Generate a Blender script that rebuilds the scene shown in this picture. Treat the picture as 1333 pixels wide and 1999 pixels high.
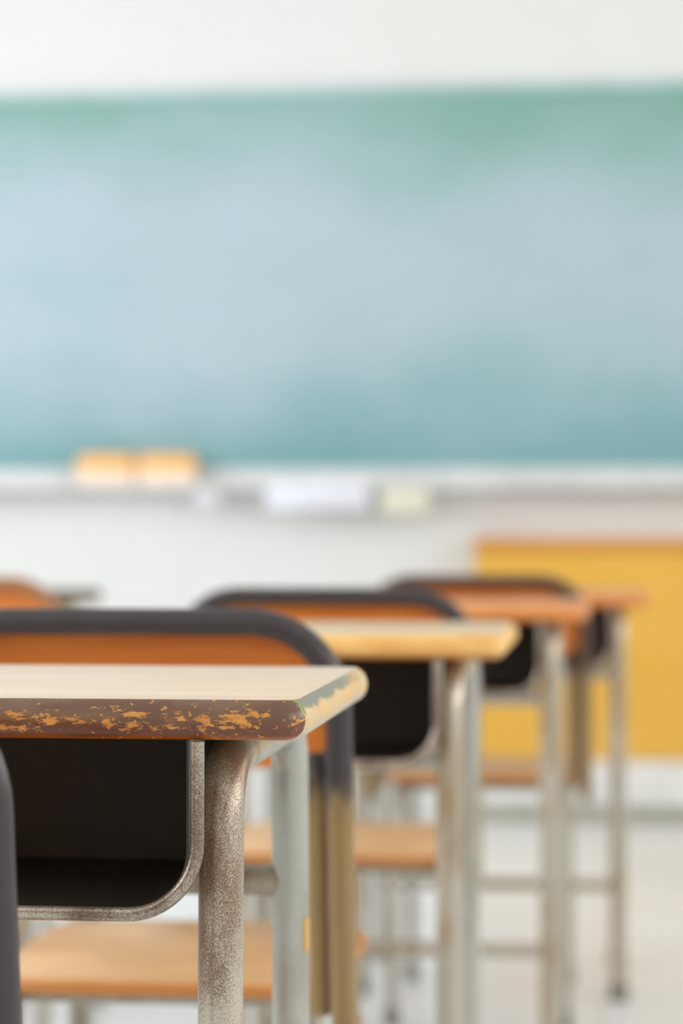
import bpy, bmesh, math, random
from mathutils import Vector, Matrix
random.seed(7)
for o in list(bpy.data.objects): bpy.data.objects.remove(o)
SC = bpy.context.scene
COL = SC.collection
R = math.radians
TH = R(6.36)                      # the room is turned this much against the camera axis
CAMZ = 0.853
def W(X, d):                      # lateral offset / distance along the camera axis -> room x, y
    return (X*math.cos(TH)-d*math.sin(TH), X*math.sin(TH)+d*math.cos(TH))

# ------------------------------------------------------------ camera
cd = bpy.data.cameras.new('camera'); cam = bpy.data.objects.new('camera', cd); COL.objects.link(cam)
cam.location = (0, 0, CAMZ)
cam.rotation_euler = (R(90)+math.atan(50.5/4555), 0, TH)
cd.sensor_fit = 'VERTICAL'; cd.sensor_height = 36; cd.sensor_width = 24; cd.lens = 82.03
cd.clip_start = 0.05; cd.clip_end = 100
cd.dof.use_dof = True; cd.dof.focus_distance = 1.485; cd.dof.aperture_fstop = 4.0
SC.camera = cam
# ------------------------------------------------------------ view, world, lights
vs = SC.view_settings; vs.view_transform = 'Standard'; vs.look = 'None'; vs.gamma = 1; vs.exposure = -1.66
vs.use_curve_mapping = False
wd = bpy.data.worlds.new('sky'); SC.world = wd; wd.use_nodes = True
bg = wd.node_tree.nodes['Background']; bg.inputs[0].default_value = (0.86, 0.93, 1, 1); bg.inputs[1].default_value = 1.5
def area(name, loc, rot, sx, sy, power, col):
    l = bpy.data.lights.new(name, 'AREA'); l.shape = 'RECTANGLE'; l.size = sx; l.size_y = sy
    l.energy = power; l.color = col
    o = bpy.data.objects.new(name, l); COL.objects.link(o); o.location = loc; o.rotation_euler = rot
    return o
RX0, RX1, RY0, RY1, RH = -3.9, 3.3, -2.3, 7.16, 3.0
WIN = [(-1.6, 0.6), (1.2, 3.4), (4.0, 6.2)]      # window spans along y on both side walls
for (a, b) in WIN:
    area('window_daylight', (RX0-0.35, (a+b)/2, 1.85), (0, R(-90), 0), 1.7, b-a, 320, (0.90, 0.93, 1.0))
    area('corridor_daylight', (RX1+0.35, (a+b)/2, 1.85), (0, R(90), 0), 1.7, b-a, 190, (1.0, 0.975, 0.94))

# ------------------------------------------------------------ materials
def s2l(c): return tuple(((v/255)/12.92 if v/255 <= .04045 else ((v/255+.055)/1.055)**2.4) for v in c)+(1,)
class NT:
    def __init__(s, name, rough=.5, metal=0, spec=.5):
        s.m = bpy.data.materials.new(name); s.m.use_nodes = True; s.t = s.m.node_tree
        s.b = s.t.nodes['Principled BSDF']; s.b.inputs['Roughness'].default_value = rough
        s.b.inputs['Metallic'].default_value = metal; s.b.inputs['Specular IOR Level'].default_value = spec
        s.tc = s.t.nodes.new('ShaderNodeTexCoord')
    def n(s, ty, **kw):
        x = s.t.nodes.new(ty)
        for k, v in kw.items(): setattr(x, k, v)
        return x
    def l(s, a, b): s.t.links.new(a, b)
    def noise(s, scale, detail=3, stretch=(1, 1, 1), rough=.5, off=(0, 0, 0)):
        mp = s.n('ShaderNodeMapping'); mp.inputs['Scale'].default_value = stretch; mp.inputs['Location'].default_value = off
        s.l(s.tc.outputs['Object'], mp.inputs[0])
        x = s.n('ShaderNodeTexNoise'); x.inputs['Scale'].default_value = scale
        x.inputs['Detail'].default_value = detail; x.inputs['Roughness'].default_value = rough
        s.l(mp.outputs[0], x.inputs['Vector']); return x.outputs[0]
    def ramp(s, fac, a, b):       # map a..b -> 0..1, clamped and eased
        x = s.n('ShaderNodeMapRange', interpolation_type='SMOOTHSTEP')
        x.inputs[1].default_value = a; x.inputs[2].default_value = b
        s.l(fac, x.inputs[0]); return x.outputs[0]
    def math(s, op, a, b):
        x = s.n('ShaderNodeMath', operation=op)
        for i, v in enumerate((a, b)):
            if isinstance(v, (int, float)): x.inputs[i].default_value = v
            else: s.l(v, x.inputs[i])
        return x.outputs[0]
    def mix(s, f, a, b):
        x = s.n('ShaderNodeMix', data_type='RGBA')
        for i, v in ((0, f), (6, a), (7, b)):
            if isinstance(v, (tuple, float, int)): x.inputs[i].default_value = v
            else: s.l(v, x.inputs[i])
        return x.outputs[2]
    def axis(s, i, geo=False):
        x = s.n('ShaderNodeSeparateXYZ'); s.l(s.tc.outputs['Object'], x.inputs[0]); return x.outputs[i]
    def col(s, c):
        if isinstance(c, tuple): s.b.inputs['Base Color'].default_value = c
        else: s.l(c, s.b.inputs['Base Color'])
    def bump(s, h, strength=.2, dist=.001):
        x = s.n('ShaderNodeBump'); x.inputs['Strength'].default_value = strength; x.inputs['Distance'].default_value = dist
        s.l(h, x.inputs['Height']); s.l(x.outputs[0], s.b.inputs['Normal'])
M = {}
def plain(name, c, rough=.6, metal=0, spec=.5, vary=.04):
    m = NT(name, rough, metal, spec); c = s2l(c)
    d = tuple(v*(1-vary*3) for v in c[:3])+(1,)
    m.col(m.mix(m.ramp(m.noise(6, 3), .35, .65), c, d)); M[name] = m.m; return m
plain('wall_paint', (226, 225, 221), .85, vary=.005)
plain('ceiling_paint', (240, 240, 238), .9, vary=.005)
plain('baseboard', (222, 221, 216), .6)
plain('plinth_white', (232, 230, 224), .6)
plain('toe_shadow_strip', (166, 163, 148), .6)
plain('aluminium', (206, 208, 206), .45, .25)
plain('frame_green', (178, 204, 204), .5, .1)
plain('board_frame', (222, 222, 219), .5)
plain('rubber', (124, 118, 104), .8)
plain('cream_plastic', (228, 222, 198), .5)
plain('magnet_white', (222, 222, 224), .5)
plain('white_plastic', (228, 228, 234), .5)
plain('eraser_orange', (254, 192, 112), .6)
plain('eraser_felt', (252, 232, 212), .9)
plain('added_lamp_housing', (235, 235, 235), .5)
plain('steel_leg', (206, 206, 202), .35, .3)
m = NT('added_lamp_glow'); m.b.inputs['Emission Color'].default_value = (1, .98, .95, 1); m.b.inputs['Emission Strength'].default_value = 6; M['added_lamp_glow'] = m.m
# thin window glass
m = NT('window_glass', .02); tr = m.n('ShaderNodeBsdfTransparent'); gl = m.n('ShaderNodeBsdfGlossy'); gl.inputs['Roughness'].default_value = .02
mx = m.n('ShaderNodeMixShader'); mx.inputs[0].default_value = .06
m.l(tr.outputs[0], mx.inputs[1]); m.l(gl.outputs[0], mx.inputs[2]); m.l(mx.outputs[0], m.t.nodes['Material Output'].inputs[0]); M['glass'] = m.m
# floor: pale, softly glossy tiles
m = NT('floor_tiles', .32, 0, .5)
bk = m.n('ShaderNodeTexBrick'); bk.offset = 0; bk.inputs['Scale'].default_value = 1
bk.inputs['Brick Width'].default_value = .45; bk.inputs['Row Height'].default_value = .45; bk.inputs['Mortar Size'].default_value = .004
bk.inputs['Color1'].default_value = s2l((226, 229, 230)); bk.inputs['Color2'].default_value = s2l((221, 224, 225)); bk.inputs['Mortar'].default_value = s2l((205, 203, 194))
m.l(m.tc.outputs['Object'], bk.inputs['Vector'])
m.col(m.mix(m.math('MULTIPLY', m.ramp(m.noise(1.3, 3), .4, .7), .35), bk.outputs[0], s2l((208, 210, 207)))); M['floor'] = m.m
# chalkboard: green enamel under a haze of wiped chalk
m = NT('chalkboard', .55, 0, .35)
z = m.axis(2)
haze = m.ramp(m.noise(1.5, 4, (1, 1, 1.3), .5), .2, .75)
band = m.math('MULTIPLY', m.ramp(z, .98, 1.55), m.math('SUBTRACT', 1.0, m.ramp(z, 1.72, 2.42)))
streak = m.noise(5, 4, (.35, 1, 1.4), .55, (3, 0, 1))
left = m.math('SUBTRACT', 1.0, m.ramp(m.axis(0), -1.9, .5))
h = m.math('ADD', m.math('MULTIPLY', band, .78), m.math('MULTIPLY', m.math('SUBTRACT', haze, .5), .42))
h = m.math('ADD', h, m.math('MULTIPLY', m.math('SUBTRACT', streak, .5), .35))
h = m.math('ADD', h, m.math('MULTIPLY', m.math('SUBTRACT', left, .45), .22))
base = m.mix(m.ramp(z, 1.1, 2.2), s2l((120, 162, 165)), s2l((124, 166, 154)))
m.col(m.mix(m.ramp(h, 0, 1.0), base, s2l((172, 191, 197)))); M['chalkboard'] = m.m
# orange-yellow lacquered wood of the teacher's desk
m = NT('yellow_wood', .5); g = m.noise(2, 4, (.8, 1, 5))
m.col(m.mix(m.ramp(g, .3, .7), s2l((222, 168, 58)), s2l((226, 174, 70)))); M['yellow_wood'] = m.m
m = NT('orange_trim', .5); g = m.noise(8, 4, (.5, 5, 5))
m.col(m.mix(m.ramp(g, .3, .7), s2l((206, 134, 50)), s2l((212, 144, 62)))); M['orange_trim'] = m.m
# bent plywood of the chairs
def plywood(name, a, b, rough=.4):
    m = NT(name, rough); g = m.noise(9, 5, (.6, 4, 7), .6)
    c = m.mix(m.ramp(g, .3, .7), s2l(a), s2l(b))
    m.col(m.mix(m.ramp(m.noise(5, 3), .5, .75), c, s2l(tuple(min(255, int(v*1.08)+8) for v in b)))); M[name] = m.m
plywood('back_ply', (196, 100, 24), (210, 118, 36))
plywood('back_ply_bright', (218, 114, 24), (230, 134, 40))
plywood('seat_ply', (198, 150, 98), (208, 166, 116))
plywood('seat_edge', (196, 124, 58), (206, 136, 70))
# desk tops
def deskwood(name, a, b, c):
    m = NT(name, .42, 0, .5)
    g = m.noise(14, 6, (.25, 3.2, 1), .65); g2 = m.noise(3, 3, (1, 2.5, 1))
    x = m.mix(m.ramp(g, .3, .72), s2l(a), s2l(b)); x = m.mix(m.ramp(g2, .45, .7), x, s2l(c))
    sp = m.ramp(m.noise(420, 2, (.4, 1, 1)), .66, .74)
    m.col(m.mix(m.math('MULTIPLY', sp, .4), x, s2l((250, 240, 220))))
    m.bump(g, .15, .0006); M[name] = m.m
deskwood('top_pale', (228, 210, 188), (212, 190, 164), (220, 194, 160))
deskwood('top_second', (214, 194, 162), (196, 170, 132), (206, 178, 134))
deskwood('top_orange', (204, 148, 100), (190, 128, 76), (208, 156, 110))
deskwood('top_olive', (70, 56, 30), (58, 46, 26), (66, 52, 30))
# front edge of the nearest desk: brown lacquer chipped to ochre wood; bare, stained wood round the corner
m = NT('edge_chipped', .27, 0, .55)
z = m.axis(2); y = m.axis(1); x = m.axis(0)
brown = m.mix(m.ramp(m.noise(26, 4, (.5, 1, 2.2)), .38, .62), s2l((126, 98, 74)), s2l((104, 72, 50)))
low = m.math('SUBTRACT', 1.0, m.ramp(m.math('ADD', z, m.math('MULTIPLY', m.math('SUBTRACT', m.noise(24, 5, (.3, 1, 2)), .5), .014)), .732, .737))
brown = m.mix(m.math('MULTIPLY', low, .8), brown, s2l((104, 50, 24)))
redge = m.math('SUBTRACT', 1.0, m.ramp(m.math('ADD', z, m.math('MULTIPLY', m.noise(70, 3, (.4, 1, 1)), .004)), .7275, .7305))
brown = m.mix(m.math('MULTIPLY', redge, .8), brown, s2l((176, 92, 26)))
mid = m.math('MULTIPLY', m.ramp(z, .728, .734), m.math('SUBTRACT', 1.0, m.ramp(z, .740, .749)))
n1 = m.noise(130, 8, (.5, 1, 1.3), .72, (2.2, 0, 0)); n2 = m.noise(14, 3, (1, 1, .4), .5, (6.6, 0, 0))
chip = m.math('ADD', m.math('ADD', n1, m.math('MULTIPLY', n2, .42)), m.math('MULTIPLY', mid, .13))
chip = m.ramp(chip, .885, .905)
fleck = m.math('ADD', m.noise(170, 5, (.9, 1, 1), .6, (4.4, 1, 2)), m.math('MULTIPLY', m.noise(20, 2, (1, 1, .3), .5, (1, 7, 3)), .25))
chip = m.math('MAXIMUM', chip, m.math('MULTIPLY', m.ramp(fleck, .765, .785), .9))
ochre = m.mix(m.ramp(m.noise(160, 4, (.5, 1, 1)), .3, .7), s2l((216, 152, 66)), s2l((196, 120, 46)))
front = m.mix(chip, brown, ochre)
specks = m.ramp(m.noise(240, 2, (1, 1, 1), .5, (9, 0, 0)), .70, .73)
front = m.mix(m.math('MULTIPLY', specks, .7), front, s2l((54, 34, 26)))
bare = m.mix(m.ramp(m.noise(60, 5, (1, .35, 1.6)), .35, .66), s2l((222, 176, 108)), s2l((206, 186, 148)))
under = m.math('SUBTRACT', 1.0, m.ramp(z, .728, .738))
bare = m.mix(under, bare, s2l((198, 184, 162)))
st = m.math('ADD', z, m.math('MULTIPLY', m.math('SUBTRACT', m.noise(60, 4, (1, .5, 1)), .5), .014))
stain = m.math('MULTIPLY', m.ramp(st, .7425, .7455), m.math('SUBTRACT', 1.0, m.ramp(y, .02, .2)))
bare = m.mix(m.math('MULTIPLY', stain, .85), bare, s2l((112, 122, 116)))
yw = m.math('ADD', y, m.math('MULTIPLY', m.math('SUBTRACT', m.noise(90, 4), .5), .012))
green = m.math('MULTIPLY', m.math('MULTIPLY', m.ramp(yw, -.1895, -.1885), m.math('SUBTRACT', 1.0, m.ramp(yw, -.1855, -.1845))), m.ramp(z, .739, .742))
side = m.math('MULTIPLY', m.ramp(yw, -.1885, -.1870), m.ramp(x, .0, .01))
c = m.mix(side, front, bare); c = m.mix(green, c, s2l((132, 140, 84)))
m.col(c); m.l(m.math('ADD', m.math('MULTIPLY', m.math('MAXIMUM', chip, side), .3), .24), m.b.inputs['Roughness'])
m.bump(m.math('ADD', m.math('MULTIPLY', chip, -1.0), m.math('MULTIPLY', n1, .5)), .55, .0006); M['edge_chipped'] = m.m
def edgewood(name, a, b, c):
    m = NT(name, .4); g = m.noise(28, 5, (.5, .6, 2.5), .6)
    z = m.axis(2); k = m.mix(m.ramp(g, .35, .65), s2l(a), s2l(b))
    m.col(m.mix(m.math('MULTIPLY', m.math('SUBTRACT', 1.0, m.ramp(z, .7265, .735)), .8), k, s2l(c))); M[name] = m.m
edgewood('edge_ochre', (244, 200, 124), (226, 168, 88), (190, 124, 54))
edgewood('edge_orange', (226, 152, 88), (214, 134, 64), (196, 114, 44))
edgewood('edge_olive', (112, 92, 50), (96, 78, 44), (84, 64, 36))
# tubes
def tubemat(name, a, b, fine, thr=(.42, .62), metal=.35, rough=.33, sp=.75, zr=None):
    m = NT(name, rough, metal, .5)
    big = m.noise(9, 4, (1, 1, .55), .55, (1.3, 2.1, .4)); f = m.noise(1100, 2, (1, 1, .8)); mid = m.noise(38, 3, (1, 1, .4))
    k = m.math('ADD', big, m.math('MULTIPLY', m.math('SUBTRACT', f, .5), .65))
    k = m.math('ADD', k, m.math('MULTIPLY', m.math('SUBTRACT', mid, .5), .55))
    if zr: k = m.math('ADD', k, m.math('MULTIPLY', m.math('SUBTRACT', m.ramp(m.axis(2), zr[0], zr[1]), .5), zr[2]))
    c = m.mix(m.math('MULTIPLY', m.ramp(k, thr[0], thr[1]), sp), s2l(a), s2l(b))
    d = m.ramp(m.noise(300, 3, (1, 1, .7), .6, (5, 5, 5)), .66, .72)
    m.col(m.mix(m.math('MULTIPLY', d, .7), c, s2l(fine)))
    m.bump(m.noise(500, 3), .08, .0004); M[name] = m.m
tubemat('leg_near', (196, 188, 170), (128, 98, 74), (84, 54, 34), (.50, .84), sp=1.0, metal=.4, rough=.33, zr=(.44, .66, .42))  # height ramp darkens the leg upwards: worn paint plus desktop shade put into colour
tubemat('rim_near', (192, 186, 170), (120, 96, 78), (74, 48, 34), (.47, .84), sp=.95, metal=.55, rough=.24)
tubemat('leg_grey', (182, 182, 172), (160, 154, 138), (128, 110, 84), (.45, .65), sp=.7, metal=.4, rough=.28)
tubemat('leg_worn', (188, 180, 164), (160, 134, 96), (120, 94, 60), (.42, .66), sp=.8, metal=.5, rough=.26)
tubemat('crossbar', (170, 160, 140), (110, 84, 66), (70, 46, 34), (.38, .6), sp=.8)
tubemat('chair_tube', (152, 124, 78), (64, 58, 58), (52, 40, 30), (.44, .6), sp=1.0, metal=.25, rough=.36, zr=(.56, .72, .8))
tubemat('chair_tube_brown', (150, 124, 88), (92, 70, 58), (60, 46, 36), (.44, .6), sp=1.0, zr=(.56, .72, .8))
tubemat('chair_tube_tan', (168, 116, 76), (140, 92, 60), (90, 66, 44), (.44, .6), sp=1.0)
tubemat('chair_tube_near', (98, 70, 48), (66, 60, 62), (46, 36, 30), (.38, .6), sp=1.0, metal=.3, rough=.36, zr=(.40, .60, .5))
tubemat('chair_leg', (166, 160, 144), (140, 124, 96), (110, 94, 66), (.45, .65), sp=.7)
plain('drawer_outside', (176, 180, 172), .4, .15, vary=.02)
m = NT('drawer_inside_shade', .45, .1, .4); k = m.noise(20, 4, (.3, 1, 1))  # near-black inner faces: the shade in the drawer is put into the colour
m.col(m.mix(m.ramp(k, .3, .7), s2l((50, 45, 36)), s2l((60, 52, 41)))); M['drawer_inside_shade'] = m.m

# ------------------------------------------------------------ mesh helpers
def link(name, bm, mats, parent=None, smooth=None, recalc=True):
    if recalc: bmesh.ops.recalc_face_normals(bm, faces=bm.faces)
    me = bpy.data.meshes.new(name); bm.to_mesh(me); bm.free()
    for k in (mats if isinstance(mats, (list, tuple)) else [mats]): me.materials.append(M[k])
    if smooth is not None:
        for p in me.polygons: p.use_smooth = True
        me.set_sharp_from_angle(angle=R(smooth))
    o = bpy.data.objects.new(name, me); COL.objects.link(o)
    if parent: o.parent = parent
    return o
def struct(name, bm, mats, parent=None, smooth=None):
    o = link(name, bm, mats, parent, smooth)
    if not parent: o['kind'] = 'structure'
    return o
def tag(o, label, cat, group=None):
    o['label'] = label; o['category'] = cat
    if group: o['group'] = group
    return o
def empty(name, loc, rz=0):
    o = bpy.data.objects.new(name, None); COL.objects.link(o); o.location = loc; o.rotation_euler = (0, 0, rz); o.empty_display_size = .1
    return o
def box(bm, x0, x1, y0, y1, z0, z1, bev=0, seg=2, mi=0):
    r = bmesh.ops.create_cube(bm, size=1, matrix=Matrix.Translation(((x0+x1)/2, (y0+y1)/2, (z0+z1)/2)) @ Matrix.Diagonal((x1-x0, y1-y0, z1-z0, 1)))
    fs = set(f for v in r['verts'] for f in v.link_faces)
    for f in fs: f.material_index = mi
    if bev:
        es = list(set(e for v in r['verts'] for e in v.link_edges))
        bmesh.ops.bevel(bm, geom=es, offset=bev, segments=seg, affect='EDGES', profile=.5)
def arc_path(pts, rads, n=10):    # polyline with rounded corners
    out = [Vector(pts[0])]
    for i in range(1, len(pts)-1):
        p = Vector(pts[i]); a = (Vector(pts[i-1])-p); b = (Vector(pts[i+1])-p); r = rads[i-1]
        if r <= 0: out.append(p); continue
        an = a.normalized(); bn = b.normalized(); ang = an.angle(bn)
        t = min(r/math.tan(ang/2), a.length*.98, b.length*.98); rr = t*math.tan(ang/2)
        c = p+(an+bn).normalized()*(rr/math.sin(ang/2))
        s = p+an*t; e = p+bn*t; u = (s-c); v = (e-c); tot = u.angle(v)
        for k in range(n+1):
            f = k/n; out.append(c+(u*math.sin((1-f)*tot)+v*math.sin(f*tot))/math.sin(tot))
    out.append(Vector(pts[-1])); return out
def densify(path, step=.05):
    out = [path[0]]
    for a, b in zip(path, path[1:]):
        k = max(1, int((b-a).length/step))
        for i in range(1, k+1): out.append(a.lerp(b, i/k))
    return out
def tube(bm, path, r, seg=24, cap=True, rfun=None, mi=0):
    path = [Vector(p) for p in path]; n = len(path); rings = []
    t0 = (path[1]-path[0]).normalized(); up = Vector((0, 0, 1)) if abs(t0.z) < .9 else Vector((1, 0, 0))
    nrm = t0.cross(up).normalized()
    for i, p in enumerate(path):
        t = (path[min(i+1, n-1)]-path[max(i-1, 0)]).normalized()
        nrm = (nrm-t*nrm.dot(t)).normalized(); bi = t.cross(nrm)
        rr = rfun(i/(n-1))*r if rfun else r
        rings.append([bm.verts.new(p+(nrm*math.cos(2*math.pi*k/seg)+bi*math.sin(2*math.pi*k/seg))*rr) for k in range(seg)])
    for a, b in zip(rings, rings[1:]):
        for k in range(seg):
            f = bm.faces.new((a[k], a[(k+1) % seg], b[(k+1) % seg], b[k])); f.material_index = mi
    if cap:
        bm.faces.new(rings[0]).material_index = mi; bm.faces.new(rings[-1][::-1]).material_index = mi
def rrect(hx, hy, r, n=10, y0=0):
    out = []
    for (cx, cy, a0) in ((hx-r, hy-r, 0), (-hx+r, hy-r, 90), (-hx+r, -hy+r, 180), (hx-r, -hy+r, 270)):
        for k in range(n+1):
            a = R(a0+90*k/n); out.append((cx+r*math.cos(a), cy+r*math.sin(a)+y0))
    return out
def slab(bm, hx, hy, r, prof, n=10, y0=0, topm=0, edgem=1, top_inset=None):
    # prof: list of (inset, z) from bottom to top
    rings = []
    for ins, z in prof:
        rings.append([bm.verts.new((x, y, z)) for x, y in rrect(hx-ins, hy-ins, max(r-ins, .002), n, y0)])
    N = len(rings[0])
    for a, b in zip(rings, rings[1:]):
        for k in range(N):
            bm.faces.new((a[k], a[(k+1) % N], b[(k+1) % N], b[k])).material_index = edgem
    bm.faces.new(rings[-1]).material_index = topm
    bm.faces.new(rings[0][::-1]).material_index = edgem
def copy_tree(o, parent=None):
    c = o.copy(); COL.objects.link(c)
    if parent is not None: c.parent = parent
    for ch in [k for k in bpy.data.objects if k.parent == o]: copy_tree(ch, c)
    return c
def swap(root, old, new):         # give one copy its own finish
    for ch in root.children_recursive:
        if ch.type != 'MESH': continue
        for i, s in enumerate(ch.material_slots):
            if s.material == M[old]:
                s.link = 'OBJECT'; s.material = M[new]

# ------------------------------------------------------------ setting
bm = bmesh.new(); box(bm, RX0-.2, RX1+.2, RY0-.2, RY1+.2, -.1, 0); struct('floor', bm, 'floor')
bm = bmesh.new(); box(bm, RX0-.2, RX1+.2, RY0-.2, RY1+.2, RH, RH+.1); struct('ceiling', bm, 'ceiling_paint')
bm = bmesh.new(); box(bm, RX0-.2, RX1+.2, RY1, RY1+.15, 0, RH); struct('wall_front', bm, 'wall_paint')
bm = bmesh.new(); box(bm, RX0-.2, RX1+.2, RY0-.15, RY0, 0, RH); struct('wall_back', bm, 'wall_paint')
WZ0, WZ1 = 1.0, 2.7
for side, xa, xb in (('left', RX0-.2, RX0), ('right', RX1, RX1+.2)):
    bm = bmesh.new()
    box(bm, xa, xb, RY0, RY1, 0, WZ0); box(bm, xa, xb, RY0, RY1, WZ1, RH)
    e = [RY0]+[v for w in WIN for v in w]+[RY1]
    for i in range(0, len(e), 2): box(bm, xa, xb, e[i], e[i+1], WZ0, WZ1)
    struct('wall_'+side, bm, 'wall_paint')
wi = 0
for xa in (RX0-.12, RX1+.06):
    for a, b in WIN:
        wi += 1
        bm = bmesh.new()
        for (y0, y1, z0, z1) in ((a, b, WZ0, WZ0+.05), (a, b, WZ1-.05, WZ1), (a, a+.05, WZ0, WZ1), (b-.05, b, WZ0, WZ1), ((a+b)/2-.03, (a+b)/2+.03, WZ0, WZ1)):
            box(bm, xa, xa+.06, y0, y1, z0, z1)
        f = struct('window_%d' % wi, bm, 'aluminium')
        bm = bmesh.new(); box(bm, xa+.027, xa+.033, a+.05, b-.05, WZ0+.05, WZ1-.05); link('window_pane', bm, 'glass', f)
for nm, a in (('front', (RX0, RX1, RY1-.012, RY1, 0, .05)), ('back', (RX0, RX1, RY0, RY0+.012, 0, .05)),
              ('left', (RX0, RX0+.012, RY0+.012, RY1-.012, 0, .05)), ('right', (RX1-.012, RX1, RY0+.012, RY1-.012, 0, .05))):
    bm = bmesh.new(); box(bm, *a); struct('baseboard_'+nm, bm, 'baseboard')

# ------------------------------------------------------------ chalkboard
BX0, BX1 = -3.1, 1.7
cb = empty('chalkboard', (0, RY1, 0)); tag(cb, 'long green chalkboard hazed with wiped chalk, mounted on the front wall', 'chalkboard')
bm = bmesh.new(); box(bm, BX0+.02, BX1-.02, -.026, 0, 1.05, 2.222, 0); link('writing_surface', bm, 'chalkboard', cb)
bm = bmesh.new(); box(bm, BX0, BX1, -.036, 0, 2.222, 2.243, .003); o = link('frame_rail', bm, 'frame_green', cb); o['label'] = 'pale green top rail'
bm = bmesh.new(); box(bm, BX0, BX1, -.034, 0, .988, 1.066, .003); o = link('frame_rail', bm, 'board_frame', cb); o['label'] = 'broad pale grey bottom rail'
for x in (BX0, BX1-.022):
    bm = bmesh.new(); box(bm, x, x+.022, -.036, 0, 1.066, 2.222, .003); link('frame_stile', bm, 'frame_green', cb)
bm = bmesh.new(); box(bm, BX0, BX1, -.105, -.0345, .996, 1.008, .003); box(bm, BX0, BX1, -.105, -.099, 1.0, 1.014, .002)
link('chalk_tray', bm, 'board_frame', cb)
def at_wall(px, y):               # room x of an image column at room depth y
    k = (px-666.5)/4555; d = y/(k*math.sin(TH)+math.cos(TH)); return W(k*d, d)[0]
yT = RY1-.07
def eraser(x0, x1):
    e = empty('chalkboard_eraser', ((x0+x1)/2, yT, 1.008)); w = (x1-x0)/2
    bm = bmesh.new(); slab(bm, w-.002, .021, .008, [(.004, 0), (0, .004), (0, .046), (.002, .05)], 4, 0, 0, 0); link('felt_pad', bm, 'eraser_felt', e, 40)
    bm = bmesh.new(); slab(bm, w, .024, .012, [(.001, .05), (0, .054), (0, .078), (.003, .09), (.010, .099), (.018, .103)], 6, 0, 0, 0); link('handle', bm, 'eraser_orange', e, 50)
    return e
xa, xm, xb = at_wall(152, yT), at_wall(267, yT), at_wall(384, yT)
tag(eraser(xa, xm-.004), 'orange-backed chalkboard eraser on the chalk tray, left one of the pair', 'eraser', 'erasers on the chalk tray')
tag(eraser(xm+.004, xb), 'orange-backed chalkboard eraser on the chalk tray, right one nearer the white chalk box', 'eraser', 'erasers on the chalk tray')
yF = RY1-.105
x0, x1 = at_wall(524, yF), at_wall(724, yF)
cbx = empty('chalk_box', ((x0+x1)/2, yF-.03, .938)); hw = (x1-x0)/2
tag(cbx, 'white box of chalk clipped to the front of the chalk tray', 'box')
bm = bmesh.new(); slab(bm, hw, .029, .006, [(.003, 0), (0, .003), (0, .068), (.001, .070)], 4, 0, 0, 0); link('box_body', bm, 'white_plastic', cbx, 40)
bm = bmesh.new(); slab(bm, hw+.003, .0295, .008, [(0, .070), (0, .082), (.002, .086)], 4, 0, 0, 0); link('lid', bm, 'white_plastic', cbx, 40)
x0, x1 = at_wall(746, yF), at_wall(838, yF)
mb = empty('magnet_case', ((x0+x1)/2, yF-.02, .930)); hw = (x1-x0)/2
tag(mb, 'small cream case hung from the chalk tray to the right of the white chalk box', 'case')
bm = bmesh.new(); slab(bm, hw, .0195, .006, [(.003, 0), (0, .003), (0, .044), (.001, .045)], 4, 0, 0, 0); link('case_body', bm, 'cream_plastic', mb, 40)
bm = bmesh.new(); slab(bm, hw+.002, .0198, .007, [(0, .045), (0, .058), (.002, .070)], 4, 0, 0, 0); link('lid', bm, 'cream_plastic', mb, 40)
bm = bmesh.new(); xx = at_wall(405, yF)
tube(bm, [(xx, yF-.0005, .975), (xx, yF-.006, .975), (xx, yF-.013, .975), (xx, yF-.016, .975)], .040, 32, True, lambda f: (1, 1, .93, .8)[int(round(f*3))])
tag(link('round_magnet', bm, 'magnet_white', None, 40), 'round white magnet on the edge of the chalk tray just right of the erasers', 'magnet')

# ------------------------------------------------------------ low cabinet against the front wall
tx, ty = W(.400, 7.055)
ty = 7.02
td = empty('low_cabinet', (tx, ty, 0)); tag(td, "low orange-yellow wooden cabinet on a white plinth below the right part of the chalkboard", 'cabinet')
WD = 2.0; DP = RY1-.013-ty
bm = bmesh.new(); box(bm, 0, WD, -.012, DP, .818, .853, .004); link('cabinet_top', bm, 'orange_trim', td)
bm = bmesh.new(); box(bm, .004, WD-.004, .019, DP, .187, .818, .002); link('body', bm, 'yellow_wood', td)
for x in (.006, 1.002):
    bm = bmesh.new(); box(bm, x, x+.992, 0, .0185, .19, .814, .002); dd = link('door', bm, 'yellow_wood', td)
    bm = bmesh.new(); hxx = x+.93 if x < .5 else x+.05
    box(bm, hxx, hxx+.012, -.02, 0, .55, .68, .004); link('handle', bm, 'aluminium', dd)
bm = bmesh.new(); box(bm, 0, WD, .002, DP, .052, .187, .002); link('plinth', bm, 'plinth_white', td)
bm = bmesh.new(); box(bm, .004, WD-.004, .012, DP, 0, .052, .001); link('toe_shadow_strip', bm, 'toe_shadow_strip', td)  # grey strip stands in for the shadow under the cabinet

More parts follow.
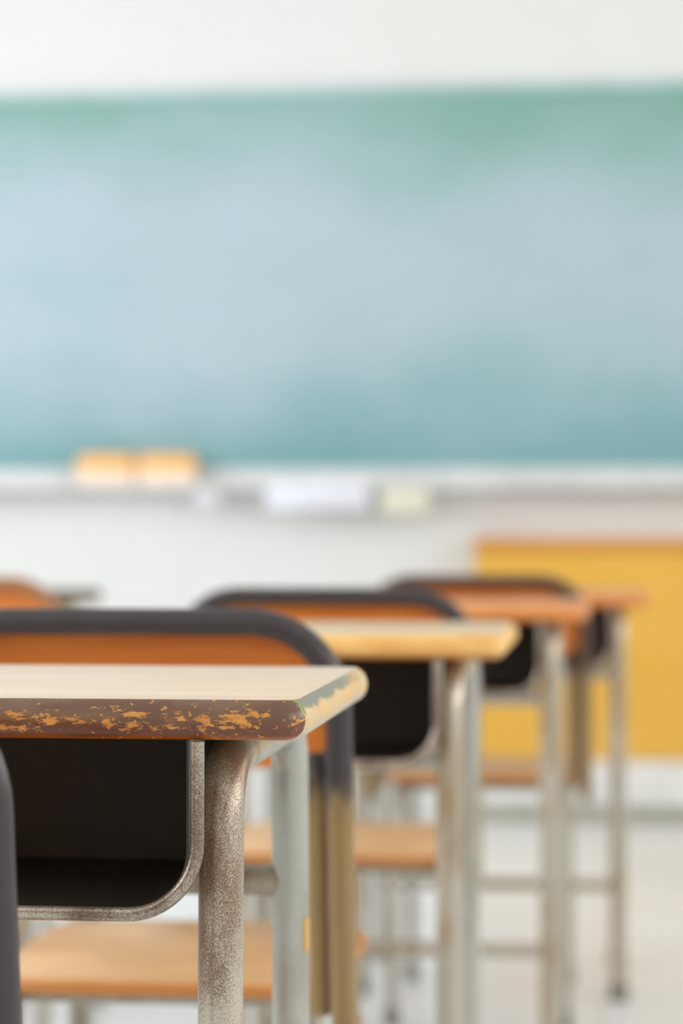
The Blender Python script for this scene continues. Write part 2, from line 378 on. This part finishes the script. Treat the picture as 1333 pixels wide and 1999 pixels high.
# ------------------------------------------------------------ pupil desk
TT, TB = .7502, .7242
def make_desk():
    d = empty('school_desk', (0, 0, 0))
    pr = [(.0145, TB)]
    for k in range(1, 12):
        a = -90+ (90+62)*k/12; pr.append((.0105*(1-math.cos(R(a))), (TT+TB)/2+.0130*math.sin(R(a))))
    pr += [(.0068, TT-.0006), (.0078, TT)]
    bm = bmesh.new(); slab(bm, .30, .20, .022, pr, 16); link('desktop', bm, ['top_pale', 'edge_chipped'], d, 35)
    rt = .0147; zt = TB-rt-.0005; LX = .2400
    yn, yf = -.165, .165
    for s in (-1, 1):
        for sy in (-1, 1):
            y = yn if sy < 0 else yf
            p = densify(arc_path([(s*LX, y+sy*.022, .012), (s*LX, y, zt), (s*LX, y-sy*.07, zt)], [.042], 14), .06)
            bm = bmesh.new(); tube(bm, p, rt, 28)
            lg = link('leg', bm, 'leg_near' if sy < 0 else 'leg_grey', d, 50)
            bm = bmesh.new(); tube(bm, [(s*LX, y+sy*.0221, 0), (s*LX, y+sy*.0221, .004), (s*LX, y+sy*.0215, .03)], .0180, 24, True, lambda f: (.94, 1, .95)[int(round(f*2))])
            link('rubber_foot', bm, 'rubber', lg, 50)
        bm = bmesh.new(); tube(bm, [(s*LX, yn+.069, zt), (s*LX, yf-.069, zt)], rt, 28); link('frame_rail', bm, 'leg_grey', d, 50)
    # cross bars between the far legs, with a weld at each end
    for (z, r) in ((.583, .0125), (.155, .0115)):
        yy = yf+.022*(zt-z)/zt
        bm = bmesh.new(); w = LX-.010
        tube(bm, [(-w, yy, z), (-w+.006, yy, z), (w-.006, yy, z), (w, yy, z)], r, 24)
        for s in (-1, 1):
            tube(bm, [(s*(w-.012), yy, z), (s*(w-.006), yy, z), (s*(w+.002), yy, z)], r*1.03, 24, True, lambda f: (1.0, 1.05, 1.0)[int(round(f*2))])
        link('crossbar' if z > .5 else 'foot_rail', bm, 'crossbar' if z > .5 else 'leg_worn', d, 50)
    # book drawer: folded sheet tray with rolled rod round its mouth
    hx, zb, rc, th = .2235, .6135, .042, .0014; y0, y1 = -.195, .050
    def prof(ins):
        pts = arc_path([(hx-ins, 0, TB-.0004), (hx-ins, 0, zb+ins), (-hx+ins, 0, zb+ins), (-hx+ins, 0, TB-.0004)], [rc-ins, rc-ins], 12)
        return pts
    po, pi = prof(0), prof(th)
    bm = bmesh.new()
    def ring(pts, y): return [bm.verts.new((p.x, y, p.z)) for p in pts]
    o0, o1, i0, i1 = ring(po, y0), ring(po, y1), ring(pi, y0), ring(pi, y1-th)
    N = len(po)
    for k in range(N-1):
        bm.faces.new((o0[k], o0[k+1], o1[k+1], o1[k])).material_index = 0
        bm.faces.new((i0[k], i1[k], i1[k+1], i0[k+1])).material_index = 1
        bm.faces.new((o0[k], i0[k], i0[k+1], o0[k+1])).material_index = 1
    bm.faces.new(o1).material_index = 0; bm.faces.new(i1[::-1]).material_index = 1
    bm.faces.new((o0[0], o1[0], i1[0], i0[0])); bm.faces.new((o0[-1], i0[-1], i1[-1], o1[-1]))
    bm.faces.new((o1[0], o1[-1], i1[-1], i1[0]))
    dr = link('drawer', bm, ['drawer_outside', 'drawer_inside_shade'], d, 40)
    rr = .0046
    pts = arc_path([(hx+.0056, y0, TB-.0004), (hx+.0056, y0, zb-.0002), (-hx-.0056, y0, zb-.0002), (-hx-.0056, y0, TB-.0004)], [rc+.004, rc+.004], 16)
    bm = bmesh.new(); tube(bm, densify(pts, .04), rr, 18); o = link('drawer_rim', bm, 'rim_near', dr, 60)
    return d
desk = make_desk()
def place_desk(X, d, rz=0, src=desk, first=False):
    o = src if first else copy_tree(src)
    c, s = math.cos(rz), math.sin(rz); px, py = W(X, d)          # right near corner
    o.location = (px-(.30*c+.20*s), py-(.30*s-.20*c), 0); o.rotation_euler = (0, 0, rz); return o
G1 = 'school desks in rows'
D1 = place_desk(-.0216, 1.47, first=True)
D2 = place_desk(.172, 2.46); D3 = place_desk(.376, 3.56); D4 = place_desk(.570, 4.30); DL = place_desk(-.525, 4.33)
tag(D1, 'nearest worn school desk in sharp focus, brown front edge chipped to ochre wood', 'desk', G1)
tag(D2, 'blurred wooden school desk directly ahead of the nearest one, ochre edge, drawer coloured shade-dark inside', 'desk', G1)
tag(D3, 'blurred orange-edged school desk, third in the main row', 'desk', G1)
tag(D4, "farthest school desk of the main row, brown legs against the yellow cabinet", 'desk', G1)
tag(DL, 'small dark olive-topped school desk at the left, beside the far left chair', 'desk', G1)
for D, t, e in ((D2, 'top_second', 'edge_ochre'), (D3, 'top_orange', 'edge_orange'), (D4, 'top_orange', 'edge_orange'), (DL, 'top_olive', 'edge_olive')):
    swap(D, 'top_pale', t); swap(D, 'edge_chipped', e); swap(D, 'leg_near', 'leg_worn'); swap(D, 'crossbar', 'leg_grey')

# yellow scrap of tape on the far right leg of the nearest desk
lg = [o for o in D1.children if o.name.startswith('leg')][-1]
bm = bmesh.new(); yy = .165+.022*(.709-.54)/.709; ca, cb2 = [], []
for k in range(9):
    a = R(-38+60*k/8); w = .0138+.0012*math.sin(k*2.3)
    for lst, rr_ in ((ca, .0152), (cb2, .0147)):
        lst.append((bm.verts.new((.2400+rr_*math.cos(a), yy+rr_*math.sin(a)+.0004, .542-w)), bm.verts.new((.2400+rr_*math.cos(a), yy+rr_*math.sin(a)-.0004, .542+w*.9))))
for L_ in (ca, cb2):
    for p, q in zip(L_, L_[1:]): bm.faces.new((p[0], q[0], q[1], p[1]))
plain('tape_yellow', (206, 164, 92), .6)
link('tape_scrap', bm, 'tape_yellow', lg, 60)['label'] = 'yellow scrap of tape'
# ------------------------------------------------------------ chair
def make_chair():
    c = empty('school_chair', (0, 0, 0)); r = .0122; HX = .200-r
    def by(z): return -.215+(.79-z)*.17         # the back leans away from the board
    top = .79-r
    p = arc_path([(-HX, by(.44)+.05, .402), (-HX, by(.44), .402), (-HX, by(top), top), (HX, by(top), top), (HX, by(.44), .402), (HX, by(.44)+.05, .402)], [.03, .078, .078, .03], 14)
    bm = bmesh.new(); tube(bm, densify(p, .05), r, 24); link('back_frame', bm, 'chair_tube', c, 60)
    # bent plywood rest, wrapped between the uprights
    bm = bmesh.new(); nx, nz = 20, 6; z0, z1 = .645, .772; hw = .176; rr = .05; F, B = [], []
    for i in range(nx+1):
        x = -hw+2*hw*i/nx; u = max(0, abs(x)-(hw-rr)); cut = rr-math.sqrt(max(0, rr*rr-u*u))
        za, zb = z0+cut*.4, z1-cut*.75; cf, cb_ = [], []
        for j in range(nz+1):
            z = za+(zb-za)*j/nz; y = by(z)+.010+.016*(1-(x/hw)**2)
            cf.append(bm.verts.new((x, y-.0045, z))); cb_.append(bm.verts.new((x, y+.0045, z)))
        F.append(cf); B.append(cb_)
    for i in range(nx):
        for j in range(nz):
            bm.faces.new((F[i][j], F[i+1][j], F[i+1][j+1], F[i][j+1])); bm.faces.new((B[i][j], B[i][j+1], B[i+1][j+1], B[i+1][j]))
        bm.faces.new((F[i][0], B[i][0], B[i+1][0], F[i+1][0])); bm.faces.new((F[i][nz], F[i+1][nz], B[i+1][nz], B[i][nz]))
    for j in range(nz):
        bm.faces.new((F[0][j], F[0][j+1], B[0][j+1], B[0][j])); bm.faces.new((F[nx][j], B[nx][j], B[nx][j+1], F[nx][j+1]))
    bk = link('backrest', bm, 'back_ply', c, 40)
    # seat: dished plywood with rounded corners
    bm = bmesh.new(); sy = .085
    slab(bm, .174, .185, .075, [(.006, .4185), (.001, .421), (0, .425), (.001, .430), (.006, .4325)], 12, sy, 0, 1)
    link('seat', bm, ['seat_ply', 'seat_edge'], c, 50)
    # leg frames: rear foot up, forward under the seat, down to the front foot
    for s in (-1, 1):
        x = s*.150
        for (yt, yb) in ((-.085, -.165), (.245, .262)):
            sg = 1 if yt < 0 else -1
            p = densify(arc_path([(x, yb, .012), (x, yt, .406), (x, yt+sg*.09, .406)], [.04], 12), .06)
            bm = bmesh.new(); tube(bm, p, .011, 22); lg = link('leg', bm, 'chair_leg', c, 50)
            bm = bmesh.new(); tube(bm, [(x, yb, 0), (x, yb, .004), (x, yb+(yt-yb)*.07, .03)], .0145, 20, True, lambda f: (.93, 1, .95)[int(round(f*2))])
            link('rubber_foot', bm, 'rubber', lg, 50)
        bm = bmesh.new(); tube(bm, [(x, .004, .406), (x, .156, .406)], .011, 22); link('seat_rail', bm, 'chair_leg', c, 50)
        # inner stay from the plywood down to the seat
        bm = bmesh.new(); xs = s*.165
        tube(bm, densify([Vector((xs, by(.67)+.022, .672)), Vector((xs, by(.64)+.006, .635)), Vector((xs, by(.43)+.005, .4185))], .05), .0095, 20); link('back_stay', bm, 'chair_tube', c, 50)
    for y in (-.02, .20):
        bm = bmesh.new(); tube(bm, [(-.150, y, .406), (.150, y, .406)], .009, 18); link('cross_stretcher', bm, 'chair_leg', c, 50)
    return c
chair = make_chair()
def place_chair(X, d, rz=0, first=False):          # X, d of the right end of the top tube
    o = chair if first else copy_tree(chair)
    px, py = W(X, d); c, s = math.cos(rz), math.sin(rz); lx, ly = .200, -.215
    o.location = (px-(lx*c-ly*s), py-(lx*s+ly*c), 0); o.rotation_euler = (0, 0, rz); return o
G2 = 'school chairs tucked behind desks'
C0 = place_chair(-.186, 1.30, first=True)
C1 = place_chair(.008, 2.07); C2 = place_chair(.176, 2.96); C3 = place_chair(.430, 4.0); CL = place_chair(-.450, 3.80)
swap(C0, 'chair_tube', 'chair_tube_near')
for c in (C2, C3, CL): swap(c, 'back_ply', 'back_ply_bright')
swap(CL, 'chair_tube', 'chair_tube_tan'); swap(C3, 'chair_tube', 'chair_tube_brown')
tag(C0, 'near chair showing only a dark curved tube at the left edge before the nearest drawer', 'chair', G2)
tag(C1, 'dark-framed plywood chair just beyond the nearest desktop, tan seat below the near drawer', 'chair', G2)
tag(C2, 'blurred chair with orange backrest and dark tube behind the second desk, at the picture centre', 'chair', G2)
tag(C3, "farthest chair of the main row, its dark top tube in front of the yellow cabinet", 'chair', G2)
tag(CL, 'orange chair back with rounded corner at the far left edge, beside the olive desk', 'chair', G2)

# ------------------------------------------------------------ unseen ceiling lights, added to even out the light
for x in (-2.1, 1.5):
    for y in (-.6, 2.3, 5.2):
        L = empty('added_ceiling_light', (x, y, RH)); tag(L, 'unseen long white ceiling light above the picture, added to even out the light', 'light', 'added ceiling lights')
        bm = bmesh.new(); box(bm, -.12, .12, -.62, .62, -.06, 0, .008); link('housing', bm, 'added_lamp_housing', L)
        bm = bmesh.new(); box(bm, -.10, .10, -.60, .60, -.075, -.0605, .004); link('diffuser', bm, 'added_lamp_glow', L)
